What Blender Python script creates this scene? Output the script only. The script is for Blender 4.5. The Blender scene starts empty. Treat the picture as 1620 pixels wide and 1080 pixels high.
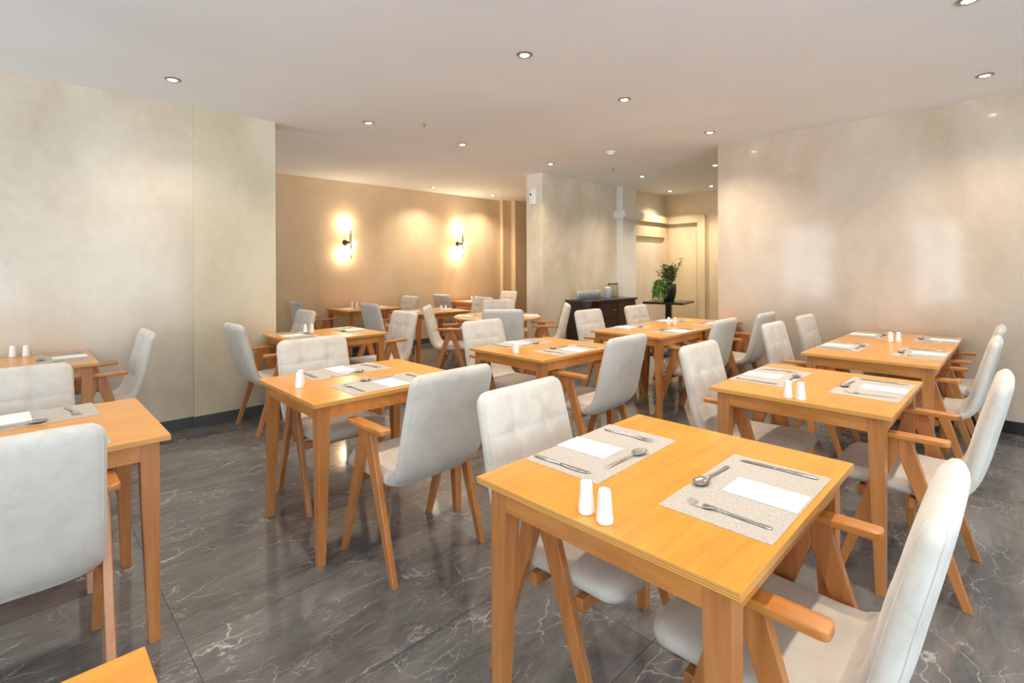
import bpy, bmesh, math, random
from mathutils import Vector, Matrix
PI = math.pi
C = bpy.context.scene.collection
S = bpy.context.scene
random.seed(7)

# ------------------------------------------------------------------ camera, world, exposure
CAM_TH, CAM_ROLL, CAM_H, CEIL = 0.7921, -0.0047, 1.3537, 2.748
cam_data = bpy.data.cameras.new('camera')
cam_data.sensor_width = 36.0
cam_data.lens = 36.0 * 800.0 / 1620.0
cam_data.shift_y = -(540.0 - 424.0) / 1620.0
cam_data.clip_start = 0.02
cam = bpy.data.objects.new('camera', cam_data); C.objects.link(cam)
_r = Vector((math.sin(CAM_TH), -math.cos(CAM_TH), 0)); _u = Vector((0, 0, 1)); _f = Vector((math.cos(CAM_TH), math.sin(CAM_TH), 0))
_R = _r * math.cos(CAM_ROLL) + _u * math.sin(CAM_ROLL)
_U = -_r * math.sin(CAM_ROLL) + _u * math.cos(CAM_ROLL)
M = Matrix((_R, _U, -_f)).transposed().to_4x4(); M.translation = Vector((0, 0, CAM_H))
cam.matrix_world = M
S.camera = cam
S.view_settings.view_transform = 'Standard'
S.view_settings.look = 'None'
S.view_settings.gamma = 1.0
S.view_settings.use_curve_mapping = False
S.view_settings.exposure = 0.05
S.cycles.max_bounces = 8
S.cycles.diffuse_bounces = 5
S.cycles.glossy_bounces = 4
S.cycles.transmission_bounces = 6
S.cycles.sample_clamp_indirect = 6.0
S.cycles.caustics_reflective = False
S.cycles.caustics_refractive = False
S.cycles.use_denoising = True

world = bpy.data.worlds.new('world'); S.world = world; world.use_nodes = True
wn = world.node_tree.nodes; wl = world.node_tree.links
bg = wn['Background']
WORLD_COL = (0.74, 0.88, 1.0, 1); WORLD_STR = 8.0
bg.inputs[0].default_value = WORLD_COL
bg.inputs[1].default_value = WORLD_STR
# world brightened below the horizon, added to throw more light up onto the ceiling
_tc = wn.new('ShaderNodeTexCoord'); _sp = wn.new('ShaderNodeSeparateXYZ'); _mr = wn.new('ShaderNodeMapRange')
wl.new(_tc.outputs['Generated'], _sp.inputs[0]); wl.new(_sp.outputs[2], _mr.inputs['Value'])
_mr.inputs['From Min'].default_value = -0.15; _mr.inputs['From Max'].default_value = 0.15
_mr.inputs['To Min'].default_value = WORLD_STR * 1.75; _mr.inputs['To Max'].default_value = WORLD_STR * 0.85
wl.new(_mr.outputs[0], bg.inputs[1])

LAMP_W = 37.0
LAMP_COL = (1.0, 0.87, 0.70)
SCONCE_W = 6.0
SCONCE_COL = (1.0, 0.79, 0.53)

def portal(name, loc, size_x, size_y, rot):
    l = bpy.data.lights.new(name, 'AREA'); l.shape = 'RECTANGLE'; l.size = size_x; l.size_y = size_y
    l.cycles.is_portal = True
    o = bpy.data.objects.new(name, l); C.objects.link(o); o.location = loc; o.rotation_euler = rot
    return o

# ------------------------------------------------------------------ materials
def srgb(r, g, b):
    f = lambda c: (c / 255.0) / 12.92 if c / 255.0 <= 0.04045 else (((c / 255.0) + 0.055) / 1.055) ** 2.4
    return (f(r), f(g), f(b), 1.0)

class NT:
    def __init__(s, name):
        s.m = bpy.data.materials.new(name); s.m.use_nodes = True
        s.n = s.m.node_tree.nodes; s.l = s.m.node_tree.links
        s.b = s.n['Principled BSDF']
    def node(s, typ, **kw):
        n = s.n.new(typ)
        for k, v in kw.items():
            if k.startswith('i_'):
                key = k[2:]
                key = int(key) if key.isdigit() else key.replace('_', ' ')
                n.inputs[key].default_value = v
            else: setattr(n, k, v)
        return n
    def link(s, a, b): s.l.new(a, b)
    def coords(s, scale=(1, 1, 1), kind='Object'):
        t = s.node('ShaderNodeTexCoord'); mp = s.node('ShaderNodeMapping')
        mp.inputs['Scale'].default_value = scale
        s.link(t.outputs[kind], mp.inputs[0]); return mp.outputs[0]
    def noise(s, vec, scale, detail=4, rough=0.5, dist=0.0):
        n = s.node('ShaderNodeTexNoise'); n.inputs['Scale'].default_value = scale
        n.inputs['Detail'].default_value = detail; n.inputs['Roughness'].default_value = rough
        n.inputs['Distortion'].default_value = dist
        s.link(vec, n.inputs['Vector']); return n.outputs[0]
    def ramp(s, fac, stops):
        r = s.node('ShaderNodeValToRGB'); e = r.color_ramp.elements
        while len(e) < len(stops): e.new(0.5)
        for i, (p, c) in enumerate(stops):
            e[i].position = p; e[i].color = c if len(c) == 4 else (*c, 1)
        s.link(fac, r.inputs[0]); return r.outputs[0]
    def mix(s, fac, a, b, blend='MIX'):
        m = s.node('ShaderNodeMix'); m.data_type = 'RGBA'; m.blend_type = blend
        if hasattr(fac, 'links'): s.link(fac, m.inputs[0])
        else: m.inputs[0].default_value = fac
        for v, i in ((a, 6), (b, 7)):
            if hasattr(v, 'links'): s.link(v, m.inputs[i])
            else: m.inputs[i].default_value = v
        return m.outputs[2]
    def math(s, op, a, b=None, c=None):
        m = s.node('ShaderNodeMath'); m.operation = op
        for i, v in enumerate((a, b, c)):
            if v is None: continue
            if hasattr(v, 'links'): s.link(v, m.inputs[i])
            else: m.inputs[i].default_value = v
        return m.outputs[0]
    def bump(s, h, strength=0.2, dist=0.01):
        b = s.node('ShaderNodeBump'); b.inputs['Strength'].default_value = strength; b.inputs['Distance'].default_value = dist
        s.link(h, b.inputs['Height']); s.link(b.outputs[0], s.b.inputs['Normal'])

def plain(name, col, rough=0.5, metal=0.0, coat=0.0):
    t = NT(name); t.b.inputs['Base Color'].default_value = col
    t.b.inputs['Roughness'].default_value = rough; t.b.inputs['Metallic'].default_value = metal
    t.b.inputs['Coat Weight'].default_value = coat
    v = t.coords(); n = t.noise(v, 0.8, 2)
    t.link(t.ramp(n, [(0.3, tuple(c * 0.96 for c in col[:3])), (0.7, tuple(min(1, c * 1.03) for c in col[:3]))]), t.b.inputs['Base Color'])
    return t.m

def glow(name, col, strength):
    t = NT(name); t.b.inputs['Base Color'].default_value = (0.8, 0.8, 0.8, 1)
    t.b.inputs['Emission Color'].default_value = col; t.b.inputs['Emission Strength'].default_value = strength
    return t.m

def plaster(name, base, dark, light, rough=0.42, coat=0.35, coat_rough=0.16):
    t = NT(name)
    v = t.coords((1, 1, 0.55))
    a = t.noise(v, 1.1, 6, 0.62, 0.6)
    v2 = t.coords((1, 1, 1))
    b = t.noise(v2, 5.0, 8, 0.7, 1.2)
    c1 = t.ramp(a, [(0.32, dark), (0.5, base), (0.68, light)])
    c2 = t.mix(t.ramp(b, [(0.42, (0, 0, 0)), (0.72, (0.35, 0.35, 0.35))]), c1, light)
    t.link(c2, t.b.inputs['Base Color'])
    r = t.ramp(b, [(0.3, (rough - 0.1,) * 3), (0.7, (rough + 0.1,) * 3)])
    t.link(r, t.b.inputs['Roughness'])
    t.b.inputs['Coat Weight'].default_value = coat
    t.b.inputs['Coat Roughness'].default_value = coat_rough
    t.bump(t.noise(v2, 3.2, 6, 0.6, 0.5), 0.10, 0.02)
    return t.m

def wood(name, base, dark, light, axis=0, edge=False, rough=0.32, coat=0.25):
    t = NT(name)
    sc = [9, 9, 9]; sc[axis] = 0.8
    v = t.coords(tuple(sc))
    n = t.noise(v, 2.2, 5, 0.6, 0.6)
    sc2 = [70, 70, 70]; sc2[axis] = 3.0
    f = t.noise(t.coords(tuple(sc2)), 1.6, 3, 0.6)
    big = t.noise(t.coords((1, 1, 1)), 5.0, 3, 0.5)
    c = t.ramp(n, [(0.25, dark), (0.5, base), (0.78, light)])
    c = t.mix(t.ramp(f, [(0.35, (0.35,) * 3), (0.6, (0,) * 3)]), c, dark)
    c = t.mix(t.ramp(big, [(0.35, (0.28,) * 3), (0.65, (0,) * 3)]), c, light)
    if edge:
        g = t.node('ShaderNodeNewGeometry'); sp = t.node('ShaderNodeSeparateXYZ'); t.link(g.outputs['Normal'], sp.inputs[0])
        side = t.math('LESS_THAN', t.math('ABSOLUTE', sp.outputs[2]), 0.5)
        tc = t.node('ShaderNodeTexCoord'); s2 = t.node('ShaderNodeSeparateXYZ'); t.link(tc.outputs['Object'], s2.inputs[0])
        w = t.math('SINE', t.math('MULTIPLY', s2.outputs[2], 1050.0))
        ply = t.ramp(w, [(0.0, srgb(214, 160, 84)), (0.55, srgb(206, 142, 66)), (1.0, srgb(176, 108, 44))])
        c = t.mix(side, c, ply)
    t.link(c, t.b.inputs['Base Color'])
    t.b.inputs['Roughness'].default_value = rough
    t.b.inputs['Coat Weight'].default_value = coat; t.b.inputs['Coat Roughness'].default_value = 0.18
    t.bump(f, 0.05, 0.002)
    return t.m

def fabric(name, base, dirt):
    t = NT(name)
    oi = t.node('ShaderNodeObjectInfo')
    tc = t.node('ShaderNodeTexCoord')
    add = t.node('ShaderNodeVectorMath'); add.operation = 'ADD'
    mul = t.node('ShaderNodeVectorMath'); mul.operation = 'SCALE'
    cmb = t.node('ShaderNodeCombineXYZ')
    for i in range(3): t.link(oi.outputs['Random'], cmb.inputs[i])
    t.link(cmb.outputs[0], mul.inputs[0]); mul.inputs['Scale'].default_value = 17.0
    t.link(tc.outputs['Object'], add.inputs[0]); t.link(mul.outputs[0], add.inputs[1])
    v = add.outputs[0]
    a = t.noise(v, 4.5, 6, 0.62, 0.4)
    b = t.noise(v, 14.0, 6, 0.7, 0.8)
    c = t.mix(t.ramp(a, [(0.48, (0, 0, 0)), (0.78, (0.65, 0.65, 0.65))]), base, dirt)
    c = t.mix(t.ramp(b, [(0.5, (0, 0, 0)), (0.85, (0.5, 0.5, 0.5))]), c, dirt)
    t.link(c, t.b.inputs['Base Color'])
    t.b.inputs['Roughness'].default_value = 0.85
    t.b.inputs['Sheen Weight'].default_value = 0.35; t.b.inputs['Sheen Roughness'].default_value = 0.4
    fine = t.noise(tc.outputs['Object'], 420, 2, 0.5)
    soft = t.noise(v, 22, 4, 0.6, 0.3)
    t.bump(t.math('ADD', t.math('MULTIPLY', fine, 0.12), soft), 0.22, 0.006)
    return t.m

def marble():
    t = NT('grey_marble_tile')
    tc = t.node('ShaderNodeTexCoord'); P = tc.outputs['Object']
    mp = t.node('ShaderNodeMapping'); t.link(P, mp.inputs[0]); mp.inputs['Location'].default_value = (0.76, 0.25, 0)
    br = t.node('ShaderNodeTexBrick'); t.link(mp.outputs[0], br.inputs['Vector'])
    br.offset = 0.0; br.offset_frequency = 1; br.squash = 1.0
    br.inputs['Scale'].default_value = 1.0; br.inputs['Mortar Size'].default_value = 0.0015
    br.inputs['Mortar Smooth'].default_value = 0.1; br.inputs['Brick Width'].default_value = 1.2; br.inputs['Row Height'].default_value = 0.6
    br.inputs['Color1'].default_value = (0.2, 0.2, 0.2, 1); br.inputs['Color2'].default_value = (1, 1, 1, 1); br.inputs['Mortar'].default_value = (0, 0, 0, 1)
    # every tile is cut from another place in the stone
    sh = t.node('ShaderNodeVectorMath'); sh.operation = 'SCALE'; t.link(br.outputs['Color'], sh.inputs[0]); sh.inputs['Scale'].default_value = 9.0
    ad = t.node('ShaderNodeVectorMath'); ad.operation = 'ADD'; t.link(P, ad.inputs[0]); t.link(sh.outputs[0], ad.inputs[1])
    V = ad.outputs[0]
    mpv = t.node('ShaderNodeMapping'); t.link(V, mpv.inputs[0]); mpv.inputs['Rotation'].default_value = (0, 0, 0.35); mpv.inputs['Scale'].default_value = (0.55, 1.5, 1)
    W = mpv.outputs[0]
    cloud = t.noise(W, 2.3, 8, 0.66, 0.7)
    cloud2 = t.noise(W, 14.0, 6, 0.75, 1.0)
    base = t.ramp(cloud, [(0.3, srgb(76, 75, 76)), (0.5, srgb(100, 98, 98)), (0.72, srgb(128, 126, 124))])
    base = t.mix(t.ramp(cloud2, [(0.4, (0.0,) * 3), (0.75, (0.45,) * 3)]), base, srgb(140, 134, 129))
    dn = t.node('ShaderNodeTexNoise'); dn.inputs['Scale'].default_value = 5.0; dn.inputs['Detail'].default_value = 5; t.link(V, dn.inputs['Vector'])
    dsub = t.node('ShaderNodeVectorMath'); dsub.operation = 'SCALE'; dsub.inputs['Scale'].default_value = 0.22; t.link(dn.outputs['Color'], dsub.inputs[0])
    dad = t.node('ShaderNodeVectorMath'); dad.operation = 'ADD'; t.link(W, dad.inputs[0]); t.link(dsub.outputs[0], dad.inputs[1])
    def veins(scale, width, mscale, thr, soft=0.14):
        vo = t.node('ShaderNodeTexVoronoi'); vo.feature = 'DISTANCE_TO_EDGE'; vo.inputs['Scale'].default_value = scale
        vo.inputs['Randomness'].default_value = 1.0; t.link(dad.outputs[0], vo.inputs['Vector'])
        ln = t.math('MAXIMUM', t.math('SUBTRACT', 1.0, t.math('DIVIDE', vo.outputs['Distance'], width)), 0.0)
        k = t.ramp(t.noise(V, mscale, 5, 0.65), [(thr, (0,) * 3), (thr + soft, (1,) * 3)])
        return t.math('MULTIPLY', ln, k)
    v1 = veins(1.5, 0.006, 1.6, 0.48)
    v2 = veins(6.0, 0.018, 3.0, 0.50, 0.1)
    v3 = veins(17.0, 0.045, 4.5, 0.50)
    vs = t.math('MINIMUM', t.math('ADD', t.math('ADD', t.math('MULTIPLY', v1, 0.9), t.math('MULTIPLY', v2, 0.7)), t.math('MULTIPLY', v3, 0.5)), 1.0)
    col = t.mix(vs, base, srgb(196, 190, 184))
    col = t.mix(br.outputs['Fac'], col, srgb(60, 58, 57))
    t.link(col, t.b.inputs['Base Color'])
    rr = t.ramp(cloud2, [(0.3, (0.06,) * 3), (0.8, (0.14,) * 3)])
    t.link(rr, t.b.inputs['Roughness'])
    t.b.inputs['Specular IOR Level'].default_value = 0.6
    t.bump(t.math('SUBTRACT', t.math('MULTIPLY', cloud, 0.15), br.outputs['Fac']), 0.12, 0.003)
    return t.m

def woven():
    t = NT('woven_placemat')
    v = t.coords((1, 1, 1))
    a = t.noise(t.coords((70, 760, 1)), 1.0, 3, 0.6)
    b = t.noise(t.coords((760, 90, 1)), 1.0, 3, 0.6)
    c = t.noise(v, 9, 5, 0.6)
    m = t.math('MULTIPLY_ADD', a, 0.6, t.math('MULTIPLY', b, 0.4))
    col = t.ramp(m, [(0.34, srgb(150, 138, 126)), (0.5, srgb(190, 182, 173)), (0.66, srgb(220, 215, 208))])
    col = t.mix(t.ramp(c, [(0.4, (0,) * 3), (0.75, (0.3,) * 3)]), col, srgb(196, 172, 148))
    t.link(col, t.b.inputs['Base Color']); t.b.inputs['Roughness'].default_value = 0.75
    t.bump(m, 0.4, 0.001)
    return t.m

MT = {}
MT['plaster'] = plaster('beige_plaster', srgb(208, 193, 171), srgb(193, 175, 150), srgb(220, 208, 190))
MT['plaster_east'] = plaster('polished_beige_plaster', srgb(196, 178, 156), srgb(182, 163, 139), srgb(209, 194, 175), 0.38, 0.55, 0.09)
MT['plaster_warm'] = plaster('tan_plaster', srgb(219, 192, 154), srgb(208, 179, 139), srgb(226, 203, 168), 0.5, 0.2, 0.25)
MT['plaster_cream'] = plaster('cream_plaster', srgb(224, 202, 164), srgb(212, 189, 150), srgb(231, 213, 180), 0.5, 0.2, 0.25)
MT['plaster_white'] = plaster('pale_column_plaster', srgb(232, 228, 222), srgb(224, 218, 208), srgb(238, 234, 228), 0.5, 0.2, 0.25)
MT['plaster_pillar'] = plaster('greenish_beige_plaster', srgb(207, 193, 165), srgb(195, 180, 150), srgb(216, 204, 180))
MT['plaster_block'] = plaster('light_mottled_plaster', srgb(222, 210, 190), srgb(204, 190, 162), srgb(232, 222, 206))
MT['ceiling'] = plain('white_ceiling_paint', srgb(240, 243, 245), 0.85)
MT['floor'] = marble()
MT['skirting'] = plain('dark_grey_stone', srgb(82, 84, 86), 0.22)
MT['skirting_dark'] = plain('black_stone', srgb(34, 32, 32), 0.15)
MT['top'] = wood('orange_beech_veneer', srgb(226, 150, 46), srgb(208, 128, 32), srgb(236, 166, 62), 0, True, 0.3, 0.35)
MT['leg'] = wood('oiled_beech', srgb(184, 118, 62), srgb(156, 92, 44), srgb(200, 136, 80), 2)
MT['arm'] = wood('oiled_beech_armrest', srgb(198, 128, 60), srgb(170, 100, 42), srgb(214, 148, 80), 1)
MT['fabric'] = fabric('off_white_velvet', srgb(208, 201, 191), srgb(174, 160, 142))
MT['mat'] = woven()
MT['napkin'] = plain('white_paper', srgb(246, 244, 240), 0.8)
MT['steel'] = plain('brushed_steel', srgb(206, 203, 200), 0.24, 1.0)
MT['china'] = plain('white_porcelain', srgb(240, 240, 238), 0.15, 0, 0.4)
MT['hole'] = plain('dark_pour_hole', srgb(60, 60, 60), 0.6)
MT['darkwood'] = wood('dark_wenge', srgb(44, 22, 20), srgb(30, 13, 12), srgb(60, 30, 26), 0, False, 0.3, 0.3)
MT['black'] = plain('black_lacquer', srgb(24, 20, 20), 0.25)
MT['chrome'] = plain('chrome', srgb(200, 200, 200), 0.12, 1.0)
MT['bronze'] = plain('dark_bronze', srgb(62, 48, 38), 0.35, 0.8)
MT['lamp_trim'] = plain('lamp_trim_dark_chrome', srgb(165, 160, 155), 0.3, 0.8)
MT['bulb'] = glow('lit_halogen_bulb', (1.0, 0.93, 0.82, 1), 60.0)
MT['globe'] = glow('lit_globe_bulb', (1.0, 0.86, 0.62, 1), 14.0)
MT['white_plastic'] = plain('white_plastic', srgb(238, 238, 236), 0.4)
MT['leaf'] = plain('bright_green_leaf', srgb(98, 146, 56), 0.5)
MT['leaf_dark'] = plain('olive_green_leaf', srgb(134, 150, 96), 0.55)
MT['leaf_pale'] = plain('pale_variegated_leaf', srgb(186, 198, 150), 0.55)
MT['stem'] = plain('brown_stem', srgb(92, 68, 44), 0.7)
MT['pot'] = plain('black_pot', srgb(40, 38, 40), 0.4)
MT['bluegrey'] = plain('pale_blue_grey_glaze', srgb(196, 204, 212), 0.3)
MT['soil'] = plain('dark_soil', srgb(40, 30, 24), 0.95)
MT['alu'] = plain('white_window_frame', srgb(225, 225, 222), 0.4)
def glassm(name, col, rough=0.02):
    t = NT(name); t.b.inputs['Base Color'].default_value = col; t.b.inputs['Roughness'].default_value = rough
    t.b.inputs['Transmission Weight'].default_value = 1.0; t.b.inputs['IOR'].default_value = 1.45
    return t.m
MT['glass'] = glassm('clear_glass', (0.93, 0.97, 0.95, 1))
def pane():
    t = NT('window_pane'); tr = t.node('ShaderNodeBsdfTransparent'); gl = t.node('ShaderNodeBsdfGlossy'); gl.inputs['Roughness'].default_value = 0.02
    mx = t.node('ShaderNodeMixShader'); mx.inputs[0].default_value = 0.06
    t.link(tr.outputs[0], mx.inputs[1]); t.link(gl.outputs[0], mx.inputs[2])
    t.link(mx.outputs[0], t.n['Material Output'].inputs[0]); return t.m
MT['pane'] = pane()

# ------------------------------------------------------------------ mesh helpers
def box(bm, x0, x1, y0, y1, z0, z1, bev=0.0):
    b = bmesh.new(); bmesh.ops.create_cube(b, size=1.0)
    for v in b.verts:
        v.co = Vector(((x0 + x1) / 2 + v.co.x * (x1 - x0), (y0 + y1) / 2 + v.co.y * (y1 - y0), (z0 + z1) / 2 + v.co.z * (z1 - z0)))
    if bev: bmesh.ops.bevel(b, geom=b.edges[:], offset=bev, segments=2, affect='EDGES', profile=0.5)
    merge(bm, b)

def merge(bm, b, mat=None):
    mp = {}
    for v in b.verts: mp[v] = bm.verts.new(mat @ v.co if mat else v.co)
    for f in b.faces:
        try: bm.faces.new([mp[v] for v in f.verts])
        except ValueError: pass
    b.free()

def hexa(bm, bot, top, bev=0.0):
    b = bmesh.new()
    vs = [b.verts.new(p) for p in list(bot) + list(top)]
    n = len(bot)
    b.faces.new(list(reversed(vs[:n]))); b.faces.new(vs[n:])
    for i in range(n): b.faces.new([vs[i], vs[(i + 1) % n], vs[n + (i + 1) % n], vs[n + i]])
    if bev: bmesh.ops.bevel(b, geom=b.edges[:], offset=bev, segments=2, affect='EDGES', profile=0.5)
    merge(bm, b)

def prism_x(bm, poly, x0, x1, bev=0.0):      # poly of (y, z), extruded along x
    b = bmesh.new()
    A = [b.verts.new((x0, y, z)) for y, z in poly]; B = [b.verts.new((x1, y, z)) for y, z in poly]
    n = len(poly)
    b.faces.new(list(reversed(A))); b.faces.new(B)
    for i in range(n): b.faces.new([A[i], A[(i + 1) % n], B[(i + 1) % n], B[i]])
    bmesh.ops.recalc_face_normals(b, faces=b.faces[:])
    if bev: bmesh.ops.bevel(b, geom=b.edges[:], offset=bev, segments=2, affect='EDGES', profile=0.5)
    merge(bm, b)

def prism_z(bm, poly, z0, z1, bev=0.0):
    b = bmesh.new()
    A = [b.verts.new((x, y, z0)) for x, y in poly]; B = [b.verts.new((x, y, z1)) for x, y in poly]
    n = len(poly)
    b.faces.new(list(reversed(A))); b.faces.new(B)
    for i in range(n): b.faces.new([A[i], A[(i + 1) % n], B[(i + 1) % n], B[i]])
    bmesh.ops.recalc_face_normals(b, faces=b.faces[:])
    if bev: bmesh.ops.bevel(b, geom=b.edges[:], offset=bev, segments=3, affect='EDGES', profile=0.5)
    merge(bm, b)

def lathe(bm, prof, n=32, c=(0, 0)):
    rings = []
    for r, z in prof:
        if r < 1e-6: rings.append([bm.verts.new((c[0], c[1], z))])
        else: rings.append([bm.verts.new((c[0] + r * math.cos(2 * PI * i / n), c[1] + r * math.sin(2 * PI * i / n), z)) for i in range(n)])
    for a, b in zip(rings, rings[1:]):
        for i in range(n):
            j = (i + 1) % n
            if len(a) == 1 and len(b) == 1: continue
            if len(a) == 1: bm.faces.new([a[0], b[j], b[i]])
            elif len(b) == 1: bm.faces.new([a[i], a[j], b[0]])
            else: bm.faces.new([a[i], a[j], b[j], b[i]])

def tube(bm, pts, rad, n=8):
    rings = []
    pts = [Vector(p) for p in pts]
    for k, p in enumerate(pts):
        d = (pts[min(k + 1, len(pts) - 1)] - pts[max(k - 1, 0)]).normalized()
        a = d.cross(Vector((0, 0, 1)))
        if a.length < 1e-3: a = Vector((1, 0, 0))
        a.normalize(); b = d.cross(a)
        r = rad[k] if isinstance(rad, (list, tuple)) else rad
        rings.append([bm.verts.new(p + a * r * math.cos(2 * PI * i / n) + b * r * math.sin(2 * PI * i / n)) for i in range(n)])
    for A, B in zip(rings, rings[1:]):
        for i in range(n): bm.faces.new([A[i], A[(i + 1) % n], B[(i + 1) % n], B[i]])
    bm.faces.new(list(reversed(rings[0]))); bm.faces.new(rings[-1])

def ribbon(bm, secs, n=10):                   # secs: (x, y, z, half width, half thickness), runs along y
    rings = []
    for x, y, z, w, t in secs:
        rings.append([bm.verts.new((x + w * math.cos(2 * PI * i / n), y, z + t * math.sin(2 * PI * i / n))) for i in range(n)])
    for A, B in zip(rings, rings[1:]):
        for i in range(n): bm.faces.new([A[i], B[i], B[(i + 1) % n], A[(i + 1) % n]])
    bm.faces.new(rings[0]); bm.faces.new(list(reversed(rings[-1])))

def ball(bm, c, r, seg=20):
    b = bmesh.new(); bmesh.ops.create_uvsphere(b, u_segments=seg, v_segments=seg // 2, radius=r)
    merge(bm, b, Matrix.Translation(c))

def obj(name, bm, mat, parent=None, smooth=False, angle=None):
    bmesh.ops.recalc_face_normals(bm, faces=bm.faces[:])
    me = bpy.data.meshes.new(name); bm.to_mesh(me); bm.free()
    if mat: me.materials.append(MT[mat])
    if smooth:
        for p in me.polygons: p.use_smooth = True
    elif angle is not None:
        for p in me.polygons: p.use_smooth = True
        try: me.set_sharp_from_angle(angle=math.radians(angle))
        except Exception: pass
    o = bpy.data.objects.new(name, me); C.objects.link(o)
    if parent: o.parent = parent
    return o

def thing(name, label, cat, loc=(0, 0, 0), rz=0.0, group=None):
    o = bpy.data.objects.new(name, None); C.objects.link(o); o.empty_display_size = 0.05
    o.location = loc; o.rotation_euler = (0, 0, rz); o['label'] = label; o['category'] = cat
    if group: o['group'] = group
    return o

def tag(o, label, cat, group=None):
    o['label'] = label; o['category'] = cat
    if group: o['group'] = group
    return o

def struct(name, bm, mat, parent=None, **kw):
    o = obj(name, bm, mat, parent, **kw)
    if parent is None: o['kind'] = 'structure'
    return o

def dup(root, loc, rz, label, group=None):
    r = root.copy(); C.objects.link(r); r.location = loc; r.rotation_euler = (0, 0, rz); r['label'] = label
    if group: r['group'] = group
    for ch in list(root.children):
        c = ch.copy(); C.objects.link(c); c.parent = r
        for g in list(ch.children):
            d = g.copy(); C.objects.link(d); d.parent = c
    return r

class Kind:                                   # one built original, then copies of it
    def __init__(s, build): s.build = build; s.o = None
    def put(s, loc, rz, label, group=None):
        if s.o is None:
            s.o = s.build(); o = s.o
            o.location = loc; o.rotation_euler = (0, 0, rz); o['label'] = label
            if group: o['group'] = group
            return o
        return dup(s.o, loc, rz, label, group)

B = bmesh.new

# ------------------------------------------------------------------ the room
WY = 5.02; BY = 7.60; EX = 5.74; FX = 9.15; SY = -4.4; WX = -3.6
bm = B(); box(bm, WX - 0.2, FX + 0.4, SY - 0.2, BY + 0.3, -0.1, 0); struct('floor', bm, 'floor')
bm = B(); box(bm, WX - 0.2, FX + 0.4, SY - 0.2, BY + 0.3, CEIL, CEIL + 0.1); struct('ceiling', bm, 'ceiling')
# left wall in the picture (plane y = WY), with the slightly proud pillar at its end
bm = B(); box(bm, WX - 0.2, 1.10, WY, WY + 0.25, 0, CEIL); struct('wall_left', bm, 'plaster')
bm = B(); box(bm, 1.10, 1.775, WY - 0.03, WY + 0.25, 0, CEIL); struct('wall_left_pillar', bm, 'plaster_pillar')
# back wall of the alcove and its stepped end
bm = B(); box(bm, WX - 0.2, 7.16, BY, BY + 0.2, 0, CEIL); struct('wall_back', bm, 'plaster_warm')
bm = B(); box(bm, 7.16, 7.40, BY - 0.08, BY + 0.2, 0, CEIL); struct('wall_back_step', bm, 'plaster_warm')
bm = B(); box(bm, 7.40, FX + 0.2, BY - 0.20, BY + 0.2, 0, CEIL); struct('wall_back_end', bm, 'plaster_warm')
# block in the middle of the room, column at its end, then the corridor
bm = B(); box(bm, 5.52, FX + 0.2, 4.95, 5.28, 0, CEIL); struct('wall_centre_block', bm, 'plaster_block')
bm = B(); box(bm, 7.43, 7.86, 4.83, 4.95, 0, CEIL); struct('wall_column', bm, 'plaster_white')
bm = B()
box(bm, 7.34, 7.95, 4.73, 4.95, 2.205, 2.325, 0.004); box(bm, 7.38, 7.91, 4.78, 4.95, 2.170, 2.205)
struct('trim_1', bm, 'plaster_white')
bm = B(); box(bm, 7.86, FX, 4.86, 4.95, 2.20, 2.33); struct('trim_2', bm, 'plaster_cream')
bm = B(); box(bm, 7.86, FX - 0.06, 4.90, 4.95, 1.93, 2.12); struct('trim_3', bm, 'plaster_cream')
bm = B(); box(bm, 9.0, FX - 0.005, 4.90, 4.95, 0, 1.93); struct('trim_4', bm, 'plaster_cream')
bm = B(); box(bm, FX - 0.07, FX, 4.28, 4.86, 2.19, 2.33); struct('trim_5', bm, 'plaster_cream')
bm = B(); box(bm, FX - 0.07, FX, 4.14, 4.28, 0, 2.33); struct('trim_6', bm, 'plaster_cream')
bm = B(); box(bm, FX, FX + 0.2, 1.0, 4.95, 0, CEIL); struct('wall_corridor_end', bm, 'plaster_cream')
bm = B(); box(bm, EX + 0.25, FX + 0.2, 0.8, 1.0, 0, CEIL); struct('wall_corridor_side', bm, 'plaster_warm')
bm = B(); box(bm, FX, FX + 0.2, 5.28, BY, 0, CEIL); struct('wall_alcove_end', bm, 'plaster_warm')
# right wall in the picture (plane x = EX)
bm = B(); box(bm, EX, EX + 0.25, SY - 0.2, 2.46, 0, CEIL); struct('wall_right', bm, 'plaster_east')
bm = B(); box(bm, EX - 0.012, EX, SY, 2.46, 0, 0.10, 0.002); struct('baseboard_right', bm, 'skirting_dark')
bm = B()
box(bm, WX, 1.10, WY - 0.014, WY, 0, 0.095, 0.002); box(bm, 1.088, 1.775, WY - 0.044, WY - 0.03, 0, 0.095, 0.002); box(bm, 1.775, 1.789, WY - 0.044, WY + 0.25, 0, 0.095, 0.002)
struct('baseboard_left', bm, 'skirting')
bm = B(); box(bm, WX, 7.16, BY - 0.014, BY, 0, 0.095, 0.002); struct('baseboard_back', bm, 'skirting')
bm = B(); box(bm, 5.506, 7.43, 4.936, 4.95, 0, 0.095, 0.002); box(bm, 5.506, 5.52, 4.95, 5.28, 0, 0.095, 0.002); struct('baseboard_centre', bm, 'skirting')

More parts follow.
